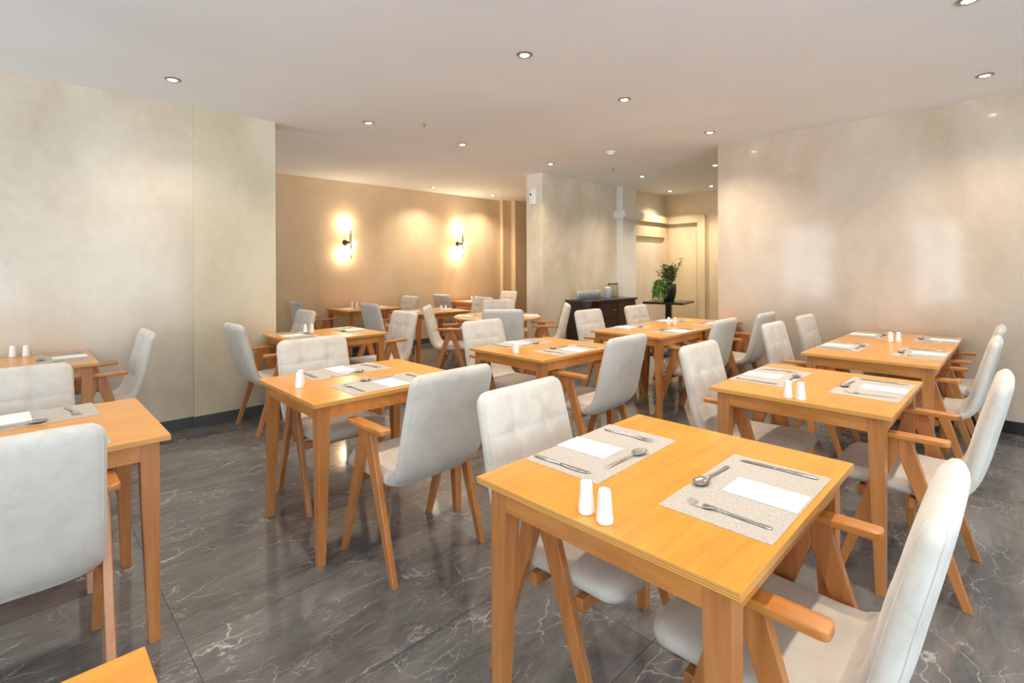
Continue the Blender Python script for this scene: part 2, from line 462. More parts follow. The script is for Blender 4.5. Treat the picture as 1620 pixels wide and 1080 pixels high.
def wall_with_windows(name, along, const, lo, hi, wins, t):
    # wall plane: along='x' -> y = const ; along='y' -> x = const ; outwards thickness t (signed)
    bm = B()
    def seg(a, b, z0, z1):
        c0, c1 = sorted((const, const + t))
        if along == 'x': box(bm, a, b, c0, c1, z0, z1)
        else: box(bm, c0, c1, a, b, z0, z1)
    cur = lo
    for a, b, z0, z1 in wins:
        seg(cur, a, 0, CEIL); seg(a, b, 0, z0); seg(a, b, z1, CEIL); cur = b
    seg(cur, hi, 0, CEIL)
    struct(name, bm, 'plaster')
WIN_S = [(-3.3, -1.5, 0.3, 2.62), (-1.2, 0.8, 0.3, 2.62), (1.1, 2.9, 0.3, 2.62)]
WIN_W = [(-3.6, -2.2, 0.3, 2.5), (-1.5, -0.3, 0.3, 2.5), (0.95, 1.85, 0.3, 2.5), (3.5, 4.7, 0.3, 2.5), (5.6, 7.3, 0.3, 2.5)]
wall_with_windows('wall_front', 'x', SY, WX - 0.2, EX + 0.25, WIN_S, -0.2)
wall_with_windows('wall_window_side', 'y', WX, SY, BY, WIN_W, -0.2)
def window(i, along, const, a, b, z0, z1, t):
    bm = B(); c0, c1 = sorted((const + t * 0.35, const + t * 0.65)); f = 0.05
    def bx(p, q, u, v):
        if along == 'x': box(bm, p, q, c0, c1, u, v, 0.003)
        else: box(bm, c0, c1, p, q, u, v, 0.003)
    bx(a, a + f, z0, z1); bx(b - f, b, z0, z1); bx(a, b, z0, z0 + f); bx(a, b, z1 - f, z1); bx((a + b) / 2 - f / 2, (a + b) / 2 + f / 2, z0, z1)
    w = struct('window_%d' % i, bm, 'alu')
    bm = B(); m = (c0 + c1) / 2
    if along == 'x': box(bm, a + f, b - f, m - 0.003, m + 0.003, z0 + f, z1 - f)
    else: box(bm, m - 0.003, m + 0.003, a + f, b - f, z0 + f, z1 - f)
    obj('pane', bm, 'pane', w)
k = 1
for a, b, z0, z1 in WIN_S:
    window(k, 'x', SY, a, b, z0, z1, -0.2); k += 1
    portal('daylight_portal', ((a + b) / 2, SY - 0.15, (z0 + z1) / 2), b - a, z1 - z0, (PI / 2, 0, 0))
for a, b, z0, z1 in WIN_W:
    window(k, 'y', WX, a, b, z0, z1, -0.2); k += 1
    portal('daylight_portal', (WX - 0.15, (a + b) / 2, (z0 + z1) / 2), z1 - z0, b - a, (0, -PI / 2, 0))

# ------------------------------------------------------------------ dining table
TW, TD, TH = 0.878, 0.75, 0.75
def build_table():
    t = thing('dining_table', '', 'table')
    bm = B(); box(bm, -TW / 2, TW / 2, -TD / 2, TD / 2, TH - 0.019, TH, 0.0015); obj('tabletop', bm, 'top', t)
    ins = 0.03; L = 0.058; a0, a1 = TH - 0.085, TH - 0.019; th = 0.022
    bm = B()
    box(bm, -TW / 2 + ins + L, TW / 2 - ins - L, -TD / 2 + ins + 0.002, -TD / 2 + ins + th, a0, a1)
    box(bm, -TW / 2 + ins + L, TW / 2 - ins - L, TD / 2 - ins - th, TD / 2 - ins - 0.002, a0, a1)
    box(bm, -TW / 2 + ins + 0.002, -TW / 2 + ins + th, -TD / 2 + ins + L, TD / 2 - ins - L, a0, a1)
    box(bm, TW / 2 - ins - th, TW / 2 - ins - 0.002, -TD / 2 + ins + L, TD / 2 - ins - L, a0, a1)
    obj('apron', bm, 'arm', t)
    for sx in (-1, 1):
        for sy in (-1, 1):
            ox, oy = sx * (TW / 2 - ins), sy * (TD / 2 - ins)
            def sq(w): return [(ox, oy), (ox - sx * w, oy), (ox - sx * w, oy - sy * w), (ox, oy - sy * w)]
            bm = B(); rings = []
            for z, w in ((0, 0.034), (0.02, 0.035), (0.5, 0.054), (a0, L), (a1, L)):
                q = sq(w)
                if sx * sy < 0: q = q[::-1]
                rings.append([bm.verts.new((x, y, z)) for x, y in q])
            for A_, B_ in zip(rings, rings[1:]):
                for i in range(4): bm.faces.new([A_[i], A_[(i + 1) % 4], B_[(i + 1) % 4], B_[i]])
            bm.faces.new(rings[0]); bm.faces.new(rings[-1])
            bmesh.ops.bevel(bm, geom=[e for e in bm.edges if abs(e.verts[0].co.z - e.verts[1].co.z) > 0.01], offset=0.002, segments=2, affect='EDGES', profile=0.5)
            obj('leg', bm, 'leg', t)
    return t
TABLE = Kind(build_table)

# ------------------------------------------------------------------ armchair
def loft(bm, stations, n=44, ex=3.6, disp=None):
    """stations: (centre (y,z), normal (y,z), half width, half thickness, s). Rounded rectangle section in x and along the normal."""
    rings = []; uv = []
    NU, NV = 34, 8; U = 0.95
    V = (1 - U ** ex) ** (1 / 2.6)
    for k in range(NU + 1):
        u = U - 2 * U * k / NU; uv.append((u, (1 - abs(u) ** ex) ** (1 / 2.6)))
    for k in range(1, NV):
        v = V - 2 * V * k / NV; uv.append((-(1 - abs(v) ** 2.6) ** (1 / ex), v))
    for k in range(NU + 1):
        u = -U + 2 * U * k / NU; uv.append((u, -(1 - abs(u) ** ex) ** (1 / 2.6)))
    for k in range(1, NV):
        v = -V + 2 * V * k / NV; uv.append(((1 - abs(v) ** 2.6) ** (1 / ex), v))
    n = len(uv)
    for (cy, cz), (ny, nz), hw, ht, s in stations:
        ring = []
        for u, v in uv:
            x = hw * u; k = ht * v
            if disp: k += disp(u, v, s, x)
            ring.append(bm.verts.new((x, cy + ny * k, cz + nz * k)))
        rings.append(ring)
    for A_, B_ in zip(rings, rings[1:]):
        for i in range(n): bm.faces.new([A_[i], A_[(i + 1) % n], B_[(i + 1) % n], B_[i]])
    bm.faces.new(rings[0]); bm.faces.new(rings[-1])

def catmull(P, t):
    n = len(P) - 1; f = t * n; i = min(int(f), n - 1); f -= i
    p0, p1, p2, p3 = P[max(i - 1, 0)], P[i], P[i + 1], P[min(i + 2, n)]
    return tuple(0.5 * ((2 * b) + (-a + c) * f + (2 * a - 5 * b + 4 * c - d) * f * f + (-a + 3 * b - 3 * c + d) * f ** 3) for a, b, c, d in zip(p0, p1, p2, p3))

def pad_stations(path, w_of, t_of, r_w, r_t, m=64, round_end=True):
    pts = [catmull(path, i / 400) for i in range(401)]
    L = [0]
    for a, b in zip(pts, pts[1:]): L.append(L[-1] + math.dist(a, b))
    tot = L[-1]; out = []
    def at(s):
        for i in range(400):
            if L[i + 1] >= s: break
        f = (s - L[i]) / max(L[i + 1] - L[i], 1e-9)
        p = [a + (b - a) * f for a, b in zip(pts[i], pts[i + 1])]
        d = [b - a for a, b in zip(pts[max(i - 2, 0)], pts[min(i + 3, 400)])]; l = math.hypot(*d)
        return p, (d[0] / l, d[1] / l)
    ss = [tot * (1 - math.cos(PI * k / 8)) / 2 * 0.12 for k in range(5)]
    ss = [0.0003, 0.002, 0.006, 0.012, 0.02, 0.03, 0.04, 0.05]
    mid = [0.05 + (tot - 0.10) * k / m for k in range(1, m)]
    ss = ss + mid + [tot - s for s in reversed(ss)]
    for s in ss:
        p, d = at(s)
        nrm = (-d[1], d[0])
        q0 = s; q1 = tot - s
        hw = w_of(s / tot); ht = t_of(s / tot)
        def rd(h, r, q):
            if q >= r: return h
            return h - r + math.sqrt(max(r * r - (r - q) ** 2, 0))
        hw = rd(hw, r_w, q0); hw2 = rd(w_of(s / tot), r_w, q1) if round_end else hw
        hw = min(hw, hw2)
        e0 = math.sqrt(max(1 - (1 - min(q0 / r_t, 1)) ** 2, 0)); e1 = math.sqrt(max(1 - (1 - min(q1 / r_t, 1)) ** 2, 0)) if round_end else 1
        out.append((tuple(p), nrm, hw, max(ht * min(e0, e1), 0.0006), s / tot))
    return out

def build_chair(stool=False):
    t = thing('armchair', '', 'chair')
    # backrest, from its top down and curling under into the seat
    path = [(-0.322, 0.905), (-0.296, 0.80), (-0.266, 0.68), (-0.240, 0.57), (-0.211, 0.485), (-0.169, 0.435), (-0.105, 0.418)]
    def w_of(s): return 0.229 + 0.007 * min(s / 0.7, 1)
    def t_of(s): return 0.031 + 0.006 * math.sin(PI * min(s, 1)) 
    rows = (0.28, 0.58); cols = (-0.36, 0.36)
    def disp(u, v, s, x):
        if v < 0.2: return 0.0
        k = min(1.0, (v - 0.2) / 0.5)
        if s > 0.86: return 0.0
        d = 0.0
        for c in cols: d = max(d, 0.0095 * math.exp(-((u - c) / 0.07) ** 2) * (1 - max(0, (s - 0.7) / 0.16)))
        for r in rows: d = max(d, 0.0025 * math.exp(-((s - r) / 0.014) ** 2))
        b = 0.0
        for c in cols:
            for r in rows: b = max(b, 0.013 * math.exp(-(((u - c) / 0.16) ** 2 + ((s - r) / 0.05) ** 2)))
        return -(d + b) * k * min(1.0, max(0.0, (s - 0.025) / 0.09))
    bm = B(); loft(bm, pad_stations(path, w_of, t_of, 0.05, 0.035, 72), 56, 5.0, disp)
    back = obj('backrest', bm, 'fabric', t, smooth=True)
    st = [q for q in pad_stations(path, w_of, t_of, 0.05, 0.035, 72) if q[4] < 0.93][2:]
    bm = B()
    for kk in (-0.55, 0.55):
        side = lambda sg: [(sg * (hw * 0.9536 + 0.0002), c[0] + nn[0] * ht * kk, c[1] + nn[1] * ht * kk) for c, nn, hw, ht, q in st]
        tube(bm, list(reversed(side(-1))) + side(1), 0.0017, 6)
    obj('piping', bm, 'fabric', back, smooth=True)
    path = [(0.262, 0.418), (0.15, 0.424), (0.0, 0.420), (-0.10, 0.417), (-0.185, 0.428)]
    def w2(s): return 0.231
    def t2(s): return 0.040
    bm = B(); loft(bm, pad_stations(path, w2, t2, 0.07, 0.045, 24), 40, 5.0)
    obj('seat', bm, 'fabric', t, smooth=True)
    for sx in (-1, 1):
        x0, x1 = sorted((sx * 0.236, sx * 0.263))
        for sy in (-1, 1):
            poly = [(sy * 0.202, 0), (sy * 0.232, 0), (sy * 0.044, 0.634), (0, 0.634), (0, 0.562)]
            bm = B(); prism_x(bm, poly, x0, x1, 0.003); obj('leg', bm, 'leg', t)
        # armrest with rounded rear end
        cx = sx * 0.252; w = 0.029; y0, y1 = -0.168, 0.140
        poly = []
        for k in range(9):
            a = PI + PI * k / 8; poly.append((cx + w * math.copysign(abs(math.cos(a)) ** 0.6, math.cos(a)), y0 + 0.022 + 0.022 * -math.copysign(abs(math.sin(a)) ** 0.6, 1) ))
        poly += [(cx + w, y1 - 0.012), (cx + w - 0.010, y1), (cx - w + 0.010, y1), (cx - w, y1 - 0.012)]
        bm = B(); prism_z(bm, poly, 0.634, 0.656, 0.004); obj('armrest', bm, 'arm', t, angle=40)
    for y in (-0.045, 0.135):
        bm = B(); box(bm, -0.238, 0.238, y - 0.014, y + 0.014, 0.345, 0.386, 0.003); obj('seat_rail', bm, 'leg', t)
    return t
CHAIR = Kind(build_chair)

# ------------------------------------------------------------------ place setting (diner on the -y side looking towards +y)
def build_mat():
    bm = B(); box(bm, -0.2425, 0.2425, -0.136, 0.136, 0, 0.0018, 0.0006); o = obj('placemat', bm, 'mat'); o['category'] = 'placemat'; return o
def build_napkin():
    bm = B()
    for i, (dx, dy) in enumerate(((0, 0), (0.0012, -0.001), (-0.0008, 0.0012), (0.0005, 0))):
        box(bm, -0.058 + dx, 0.058 + dx, -0.091 + dy, 0.091 + dy, 0.0008 * i, 0.0008 * i + 0.0007)
    o = obj('napkin', bm, 'napkin'); o['category'] = 'napkin'; return o
def build_fork():
    bm = B()
    ribbon(bm, [(0, -0.100, 0.002, 0.004, 0.0012), (0, -0.096, 0.002, 0.0075, 0.0014), (0, -0.06, 0.002, 0.0065, 0.0016), (0, -0.01, 0.004, 0.0036, 0.0020),
                (0, 0.025, 0.0065, 0.003, 0.0019), (0, 0.036, 0.006, 0.007, 0.0013), (0, 0.044, 0.0048, 0.0118, 0.001), (0, 0.055, 0.0038, 0.0128, 0.001), (0, 0.060, 0.0036, 0.0126, 0.0009)])
    for k in range(4):
        x = -0.0105 + 0.007 * k
        ribbon(bm, [(x, 0.056, 0.0036, 0.0021, 0.0009), (x, 0.080, 0.0048, 0.0017, 0.0009), (x * 0.94, 0.1, 0.0085, 0.0007, 0.0006)], 6)
    o = obj('fork', bm, 'steel', smooth=True); o['category'] = 'fork'; return o
def build_knife():
    t = thing('knife', '', 'knife')
    bm = B()
    ribbon(bm, [(0.0, -0.106, 0.003, 0.003, 0.002), (0, -0.102, 0.003, 0.0085, 0.0028), (0, -0.05, 0.003, 0.0085, 0.0030), (0, -0.012, 0.003, 0.0062, 0.0028), (0, -0.006, 0.003, 0.0066, 0.0028), (0, -0.003, 0.003, 0.004, 0.002)])
    obj('handle', bm, 'steel', t, smooth=True)
    bm = B()
    ribbon(bm, [(0, -0.004, 0.003, 0.0045, 0.0018), (0.001, 0.01, 0.0028, 0.0085, 0.0011), (0.001, 0.06, 0.0028, 0.0098, 0.0009), (0.0, 0.085, 0.0028, 0.0088, 0.0008), (-0.003, 0.099, 0.0028, 0.005, 0.0007), (-0.006, 0.105, 0.0028, 0.001, 0.0005)])
    obj('blade', bm, 'steel', t, smooth=True)
    return t
def build_spoon():
    bm = B()
    ribbon(bm, [(0, -0.100, 0.002, 0.004, 0.0012), (0, -0.096, 0.002, 0.0078, 0.0014), (0, -0.05, 0.0025, 0.006, 0.0016), (0, 0.0, 0.006, 0.0034, 0.0020), (0, 0.03, 0.0085, 0.003, 0.0019), (0, 0.042, 0.0085, 0.005, 0.0014)])
    # bowl: a shallow dished oval with thickness
    b = bmesh.new(); N = 20; K = 6; cx, cy = 0, 0.072
    def surf(off):
        rings = [[b.verts.new((cx, cy, 0.0016 + off))]]
        for k in range(1, K + 1):
            f = k / K
            rings.append([b.verts.new((cx + 0.0205 * f * math.cos(2 * PI * i / N), cy + (0.033 * f) * math.sin(2 * PI * i / N) * (1 + 0.10 * math.sin(2 * PI * i / N) * -1), 0.0016 + 0.0075 * f ** 2.2 + off)) for i in range(N)])
        for i in range(N): b.faces.new([rings[0][0], rings[1][i], rings[1][(i + 1) % N]])
        for k in range(1, K):
            for i in range(N): b.faces.new([rings[k][i], rings[k + 1][i], rings[k + 1][(i + 1) % N], rings[k][(i + 1) % N]])
        return rings[-1]
    lo, hi = surf(-0.0007), surf(0.0007)
    for i in range(N): b.faces.new([lo[i], lo[(i + 1) % N], hi[(i + 1) % N], hi[i]])
    merge(bm, b)
    o = obj('spoon', bm, 'steel', smooth=True); o['category'] = 'spoon'; return o
def build_shaker():
    t = thing('shaker', '', 'salt shaker')
    bm = B()
    lathe(bm, [(0, 0.0), (0.019, 0.0), (0.0205, 0.002), (0.0205, 0.008), (0.0185, 0.028), (0.0165, 0.052), (0.0155, 0.066), (0.0148, 0.073), (0.0125, 0.0785), (0.008, 0.0815), (0, 0.0825)], 32)
    obj('body', bm, 'china', t, smooth=True)
    bm = B()
    for i in range(5):
        a = 2 * PI * i / 5; lathe(bm, [(0, 0.0812), (0.0011, 0.0812), (0.0011, 0.0826), (0, 0.0826)], 8, (0.0055 * math.cos(a), 0.0055 * math.sin(a)))
    obj('pour_holes', bm, 'hole', t)
    return t
MAT, NAPKIN, FORK, KNIFE, SPOON, SHAKER = map(Kind, (build_mat, build_napkin, build_fork, build_knife, build_spoon, build_shaker))

def setting(x, y, rz, phrase, which, j=0.0):
    """phrase: how the table is called; which: the mat's own place on it"""
    R = Matrix.Rotation(rz, 3, 'Z')
    def P(dx, dy, z): v = R @ Vector((dx, dy, 0)); return (x + v.x, y + v.y, z)
    z = TH + 0.0002; zm = z + 0.0020
    rnd = random.Random(int(x * 1000) + int(y * 77))
    q = lambda s: rnd.uniform(-s, s)
    MAT.put(P(0, 0, z), rz + q(0.03), 'woven placemat, %s one of %s' % (which, phrase), 'woven placemats on the dining tables')
    NAPKIN.put(P(0.012 + q(.01), -0.040 + q(.004), zm), rz + q(0.05), 'white napkin on the %s mat of %s' % (which, phrase), 'folded napkins on the placemats')
    FORK.put(P(-0.172 + q(.008), -0.012 + q(.006), zm), rz + 0.08 + q(.08), 'steel fork on the %s mat of %s' % (which, phrase), 'forks on the placemats')
    KNIFE.put(P(0.203 + q(.006), -0.010 + q(.006), zm), rz + 0.03 + q(.05), 'steel knife on the %s mat of %s' % (which, phrase), 'knives on the placemats')
    SPOON.put(P(0.020 + q(.01), 0.106 + q(.004), zm), rz + PI / 2 + q(.06), 'steel spoon on the %s mat of %s' % (which, phrase), 'spoons on the placemats')

def table(x, y, label, rz=0.0):
    return TABLE.put((x, y, 0), rz, label, 'wooden dining tables')
def chair(x, y, rz, label):
    return CHAIR.put((x, y, 0), rz, label, 'upholstered armchairs with wooden A-shaped legs')
def shaker(x, y, which, phrase):
    return SHAKER.put((x, y, TH + 0.0005), 0, '%s white porcelain shaker on %s' % (which, phrase), 'salt and pepper shakers')

N_, S_, E_, W_ = PI, 0.0, PI / 2, -PI / 2      # chair on that side of its table: heading towards the table
# chair headings: local +y is where the sitter looks
# T1 front
p = 'the big front table'
table(1.395, 0.745, 'orange wooden dining table at lower right, nearest and largest in view')
setting(1.395, 0.981, PI, p, 'far')
setting(1.410, 0.522, 0, p, 'near')
shaker(1.006, 0.762, 'left', p); shaker(0.998, 0.702, 'right', p)
chair(1.38, 0.43, 0, 'off-white armchair cut off at the lower right, facing the big front table')
chair(1.412, 1.060, PI + 0.02, 'off-white armchair with tufted front, behind the big front table')
# T2
p = 'the left-centre table'
table(1.392, 2.588, 'orange wooden dining table left of centre with one visible shaker', -0.012)
setting(1.395, 2.835, PI, p, 'far')
setting(1.400, 2.385, 0, p, 'near')
shaker(1.035, 2.597, 'front', p); shaker(1.062, 2.645, 'hidden rear', p)
chair(1.392, 2.105, 0.02, 'off-white armchair seen from behind, centre foreground, at the left-centre table')
chair(1.40, 2.97, PI, 'off-white armchair on the far side of the left-centre table')
# T3
p = 'the middle table'
table(2.893, 2.575, 'orange wooden dining table in the middle of the room', -0.01)
setting(2.90, 2.835, PI, p, 'far')
setting(2.91, 2.36, 0, p, 'near')
shaker(2.535, 2.530, 'front', p); shaker(2.565, 2.572, 'rear', p)
chair(2.885, 2.155, 0.0, 'off-white armchair seen from behind at the near side of the middle table')
chair(2.905, 3.0, PI, 'off-white armchair facing us across the middle table')
# T4
p = 'the right-hand table'
table(2.943, 0.748, 'orange wooden dining table at right, just behind the big front table')
setting(2.985, 0.985, PI, p, 'far')
setting(3.02, 0.525, 0, p, 'near')
shaker(2.545, 0.770, 'left', p); shaker(2.545, 0.716, 'right', p)
chair(2.90, 0.375, 0, 'off-white armchair at the near side of the right-hand table')
chair(2.90, 1.045, PI, 'off-white armchair on the far side of the right-hand table')
# T5 pair against the right wall
p = 'the near table by the right wall'
table(4.385, 0.735, 'brown wooden table, nearer half of the pair pushed together by the right wall')
setting(4.49, 0.965, PI, p, 'far')
setting(4.46, 0.500, 0, p, 'near')
q = 'the table touching the right wall'
table(5.265, 0.735, 'brown wooden table, half of the pair that touches the right wall')
setting(5.36, 0.965, PI, q, 'far')
setting(5.37, 0.500, 0, q, 'near')
shaker(4.975, 0.752, 'left', 'the table pair by the right wall'); shaker(5.005, 0.705, 'right', 'the table pair by the right wall')
chair(4.375, 0.44, 0, 'off-white armchair at the near side of the right wall pair, farther from wall')
chair(5.24, 0.44, 0, 'off-white armchair at the near side of the right wall pair, against the wall')
chair(4.385, 1.12, PI, 'stained off-white armchair, farther from wall, behind the right wall pair')
chair(5.27, 1.13, PI, 'off-white armchair nearest the wall, behind the right wall pair')
# T6 pair in front of the sideboard
p = 'the near table of the sideboard pair'
table(4.40, 2.565, 'orange wooden table, nearer half of the pair in front of the dark sideboard')
setting(4.42, 2.80, PI, p, 'far')
setting(4.46, 2.33, 0, p, 'near')
q = 'the rear table of the sideboard pair'
table(5.28, 2.565, 'orange wooden table, rear half of the pair near the corridor opening')
setting(5.27, 2.80, PI, q, 'far')
setting(5.30, 2.33, 0, q, 'near')
shaker(4.888, 2.62, 'left', 'the table pair before the sideboard'); shaker(4.932, 2.572, 'right', 'the table pair before the sideboard')
chair(4.40, 2.14, 0, 'beige armchair seen from behind, near side of the sideboard pair')
chair(5.28, 2.10, 0, 'off-white armchair beside the right wall end, near side of the sideboard pair')
chair(4.41, 2.99, PI, 'off-white armchair directly before the dark sideboard')
chair(5.29, 2.95, PI, 'off-white armchair before the sideboard end, left of the plant table')
# T7
p = 'the table by the left pillar'
table(2.09, 4.60, 'orange wooden dining table standing by the end of the left wall pillar', 0.0)
setting(1.84, 4.66, W_, p, 'left')
setting(2.36, 4.66, E_, p, 'right')
shaker(1.975, 4.805, 'left', p); shaker(2.020, 4.758, 'right', p)
chair(1.615, 4.60, W_, 'off-white armchair standing alone before the left wall pillar')
chair(2.63, 4.60, E_, 'cream armchair seen from its front, right side of the left pillar table')
# T8
p = 'the left foreground table'
table(-0.028, 2.575, 'orange wooden dining table cut off at the left edge of the picture')
setting(0.013, 2.842, PI, p, 'far')
setting(0.0, 2.37, 0, p, 'near')
chair(-0.03, 2.25, 0, 'off-white armchair seen from behind, large at the left picture edge')
chair(-0.02, 2.98, PI, 'off-white armchair behind the left foreground table')
# T9
table(-0.290, 0.620, 'corner of an orange wooden tabletop at the bottom left of the picture')
# T10
p = 'the table against the left wall'
table(-0.04, 4.62, 'orange wooden dining table against the left wall, cut off at the picture edge')
setting(0.24, 4.65, E_, p, 'right')
shaker(-0.005, 4.95, 'left', p); shaker(0.062, 4.915, 'right', p)
chair(0.40, 4.62, E_, 'off-white armchair against the left wall, facing the cut-off table')
# T11 under the left wall lamp
p = 'the table under the left wall lamp'
table(3.84, 7.14, 'brown wooden dining table below the left wall lamp')
setting(3.60, 7.14, W_, p, 'left')
setting(4.09, 7.14, E_, p, 'right')
shaker(3.79, 7.42, 'left', p); shaker(3.84, 7.36, 'right', p)
chair(3.12, 7.14, W_, 'off-white armchair in the far left corner, facing the table under the left wall lamp')
chair(4.36, 7.14, E_, 'cream armchair right of the table under the left wall lamp')
chair(1.98, 5.56, E_, 'off-white armchair just behind the left pillar table, beside the wall edge')
# T12 between
p = 'the table between the two wall lamps'
table(4.28, 6.02, 'brown wooden dining table in the alcove, left of the round table', -0.06)
setting(4.04, 6.03, W_ - 0.06, p, 'left')
setting(4.53, 6.0, E_ - 0.06, p, 'right')
shaker(4.34, 5.84, 'left', p); shaker(4.38, 5.79, 'right', p)
chair(3.62, 6.0, W_, 'grey-looking armchair back, left of the alcove table between the wall lamps')
chair(4.93, 5.96, E_, 'off-white armchair with tufted back, right of the alcove table between the lamps')
# T13 under the right wall lamp
p = 'the table under the right wall lamp'
table(6.20, 7.14, 'brown wooden dining table below the right wall lamp')
setting(5.96, 7.14, W_, p, 'left')
setting(6.44, 7.14, E_, p, 'right')
shaker(6.24, 7.42, 'left', p); shaker(6.29, 7.36, 'right', p)
chair(5.62, 7.14, W_, 'shadowed armchair left of the table under the right wall lamp')
chair(6.66, 7.14, E_, 'yellow-lit armchair right of the table under the right wall lamp')
chair(6.36, 5.54, W_, 'armchair half hidden behind the central wall block')

# round table
RX, RY, RR = 4.365, 4.69, 0.55
t = thing('round_table', 'round wooden table with pale mats in the alcove, left of the central wall', 'table', (RX, RY, 0), PI / 4)
bm = B(); lathe(bm, [(0, 0.726), (RR - 0.006, 0.726), (RR, 0.731), (RR, 0.745), (RR - 0.005, 0.75), (0, 0.75)], 72); obj('tabletop', bm, 'top', t, angle=40)
bm = B(); r0 = 0.27
for a, b, c, d in ((-r0, r0, -r0, -r0 + .022), (-r0, r0, r0 - .022, r0), (-r0, -r0 + .022, -r0 + .022, r0 - .022), (r0 - .022, r0, -r0 + .022, r0 - .022)): box(bm, a, b, c, d, 0.66, 0.726)
obj('apron', bm, 'arm', t)
for sx in (-1, 1):
    for sy in (-1, 1):
        bm = B(); a, b = sorted((sx * (r0 - 0.022), sx * (r0 - 0.084))); c, d = sorted((sy * (r0 - 0.022), sy * (r0 - 0.084)))
        box(bm, a, b, c, d, 0, 0.726, 0.003); obj('leg', bm, 'leg', t)
bm = B(); box(bm, -r0 + .03, r0 - .03, -r0 + .03, r0 - .03, 0.30, 0.32, 0.003); obj('shelf', bm, 'leg', t)
def rset(deg, which):
    a = math.radians(deg); d = 0.385
    setting(RX + d * math.cos(a), RY + d * math.sin(a), a + PI / 2 , 'the round table', which)
rset(135.4, 'left'); rset(-44.6, 'right'); rset(45.4, 'rear'); rset(-134.6, 'near')
shaker(RX - 0.06, RY + 0.04, 'left', 'the round table'); shaker(RX - 0.02, RY - 0.02, 'right', 'the round table')
A45 = PI / 4
chair(3.80, 4.87, -PI / 2 - A45, 'armchair seen in profile, left of the round table')
chair(4.76, 4.28, A45, 'armchair in profile right of the round table, before the sideboard')
chair(4.04, 4.24, -A45, 'grey-backed armchair seen squarely from behind, at the round table')
chair(4.74, 5.09, PI - A45, 'off-white armchair facing us on the far side of the round table')

# ------------------------------------------------------------------ ceiling downlights
def build_down():
    t = thing('downlight', '', 'ceiling light')
    bm = B(); lathe(bm, [(0.030, 0.0), (0.030, -0.004), (0.034, -0.008), (0.050, -0.006), (0.054, 0.0)], 32); obj('trim_ring', bm, 'lamp_trim', t, smooth=True)
    bm = B(); lathe(bm, [(0, -0.011), (0.012, -0.0105), (0.022, -0.008), (0.027, -0.004), (0.0295, 0.0)], 24); obj('bulb', bm, 'bulb', t, smooth=True)
    return t
DOWN = Kind(build_down)
spot_data = bpy.data.lights.new('downlight_beam', 'SPOT'); spot_data.energy = LAMP_W; spot_data.color = LAMP_COL
spot_data.spot_size = math.radians(125); spot_data.spot_blend = 0.9; spot_data.shadow_soft_size = 0.03
spot_far = spot_data.copy(); spot_far.energy = LAMP_W * 1.6
def down(x, y, label, energy=1.0):
    o = DOWN.put((x, y, CEIL), 0, label, 'recessed ceiling downlights')
    l = bpy.data.objects.new('beam', spot_far if x > 5.1 or energy > 1 else spot_data); C.objects.link(l); l.parent = o; l.location = (0, 0, -0.02)
    return o
for x, y, lb in [
    (0.837, 4.38, 'recessed downlight at upper left, nearest the left wall'),
    (2.42, 4.394, 'recessed downlight above the left pillar table'),
    (3.60, 4.433, 'bright recessed downlight left of the ceiling centre, toward the alcove'),
    (2.385, 2.291, 'recessed downlight at top centre, largest of the middle row'),
    (3.612, 2.324, 'recessed downlight, second from top of the middle row'),
    (5.129, 2.278, 'recessed downlight in the middle row, closest to the right wall end'),
    (5.129, 4.453, 'recessed downlight just before the central wall block'),
    (6.85, 4.10, 'recessed downlight before the sideboard and column'),
    (8.54, 4.54, 'left recessed downlight in the far corridor'),
    (8.53, 3.77, 'right recessed downlight in the far corridor'),
    (6.83, 2.966, 'recessed downlight half hidden by the right wall end'),
    (5.066, 0.199, 'recessed downlight at upper right beside the right wall'),
    (3.573, 0.20, 'recessed downlight cut off by the top picture edge'),
    (5.14, 7.115, 'recessed downlight between the wall lamps near the back wall'),
    (6.55, 7.147, 'recessed downlight near the back wall, right of both wall lamps')]:
    down(x, y, lb)
for x, y in ((0.837, 2.29), (0.84, 0.20), (2.40, 0.20)):

    down(x, y, 'recessed downlight above the front tables, outside the picture at %s' % ('far left' if y > 1 else ('left' if x < 1 else 'right')))

# smoke detector and sprinklers
t = thing('smoke_detector', 'round white smoke detector on the ceiling before the central wall', 'smoke detector', (5.124, 3.494, CEIL))
bm = B(); lathe(bm, [(0.055, 0), (0.055, -0.012), (0.048, -0.018), (0, -0.018)][::-1], 32); obj('base', bm, 'white_plastic', t, angle=40)
bm = B(); lathe(bm, [(0.034, -0.018), (0.032, -0.034), (0.022, -0.040), (0, -0.041)][::-1], 32); obj('sensor_cap', bm, 'white_plastic', t, angle=40)
for x, y, lb in ((6.03, 4.08, 'tiny ceiling sprinkler before the column'), (2.84, 4.08, 'tiny ceiling sprinkler between the downlights at left')):
    s = thing('sprinkler', lb, 'sprinkler', (x, y, CEIL), 0, 'ceiling sprinklers')
    bm = B(); lathe(bm, [(0, -0.008), (0.020, -0.006), (0.024, 0)], 20); obj('flange', bm, 'chrome', s)
    bm = B(); lathe(bm, [(0, -0.030), (0.008, -0.029), (0.004, -0.024), (0.004, -0.006)], 12); obj('nozzle', bm, 'chrome', s)

# white alarm box on the block's side
t = thing('wall_sounder', 'white alarm sounder high on the left side of the central wall block', 'alarm', (5.52, 5.115, 2.41), 0)
bm = B(); box(bm, -0.055, 0, -0.062, 0.062, -0.115, 0.115, 0.012); obj('housing', bm, 'white_plastic', t, angle=40)
bm = B(); b = bmesh.new(); bmesh.ops.create_cone(b, cap_ends=True, segments=20, radius1=0.014, radius2=0.012, depth=0.01); merge(bm, b, Matrix.Translation((-0.058, 0.02, 0.03)) @ Matrix.Rotation(PI / 2, 4, 'Y')); obj('sensor_eye', bm, 'black', t)

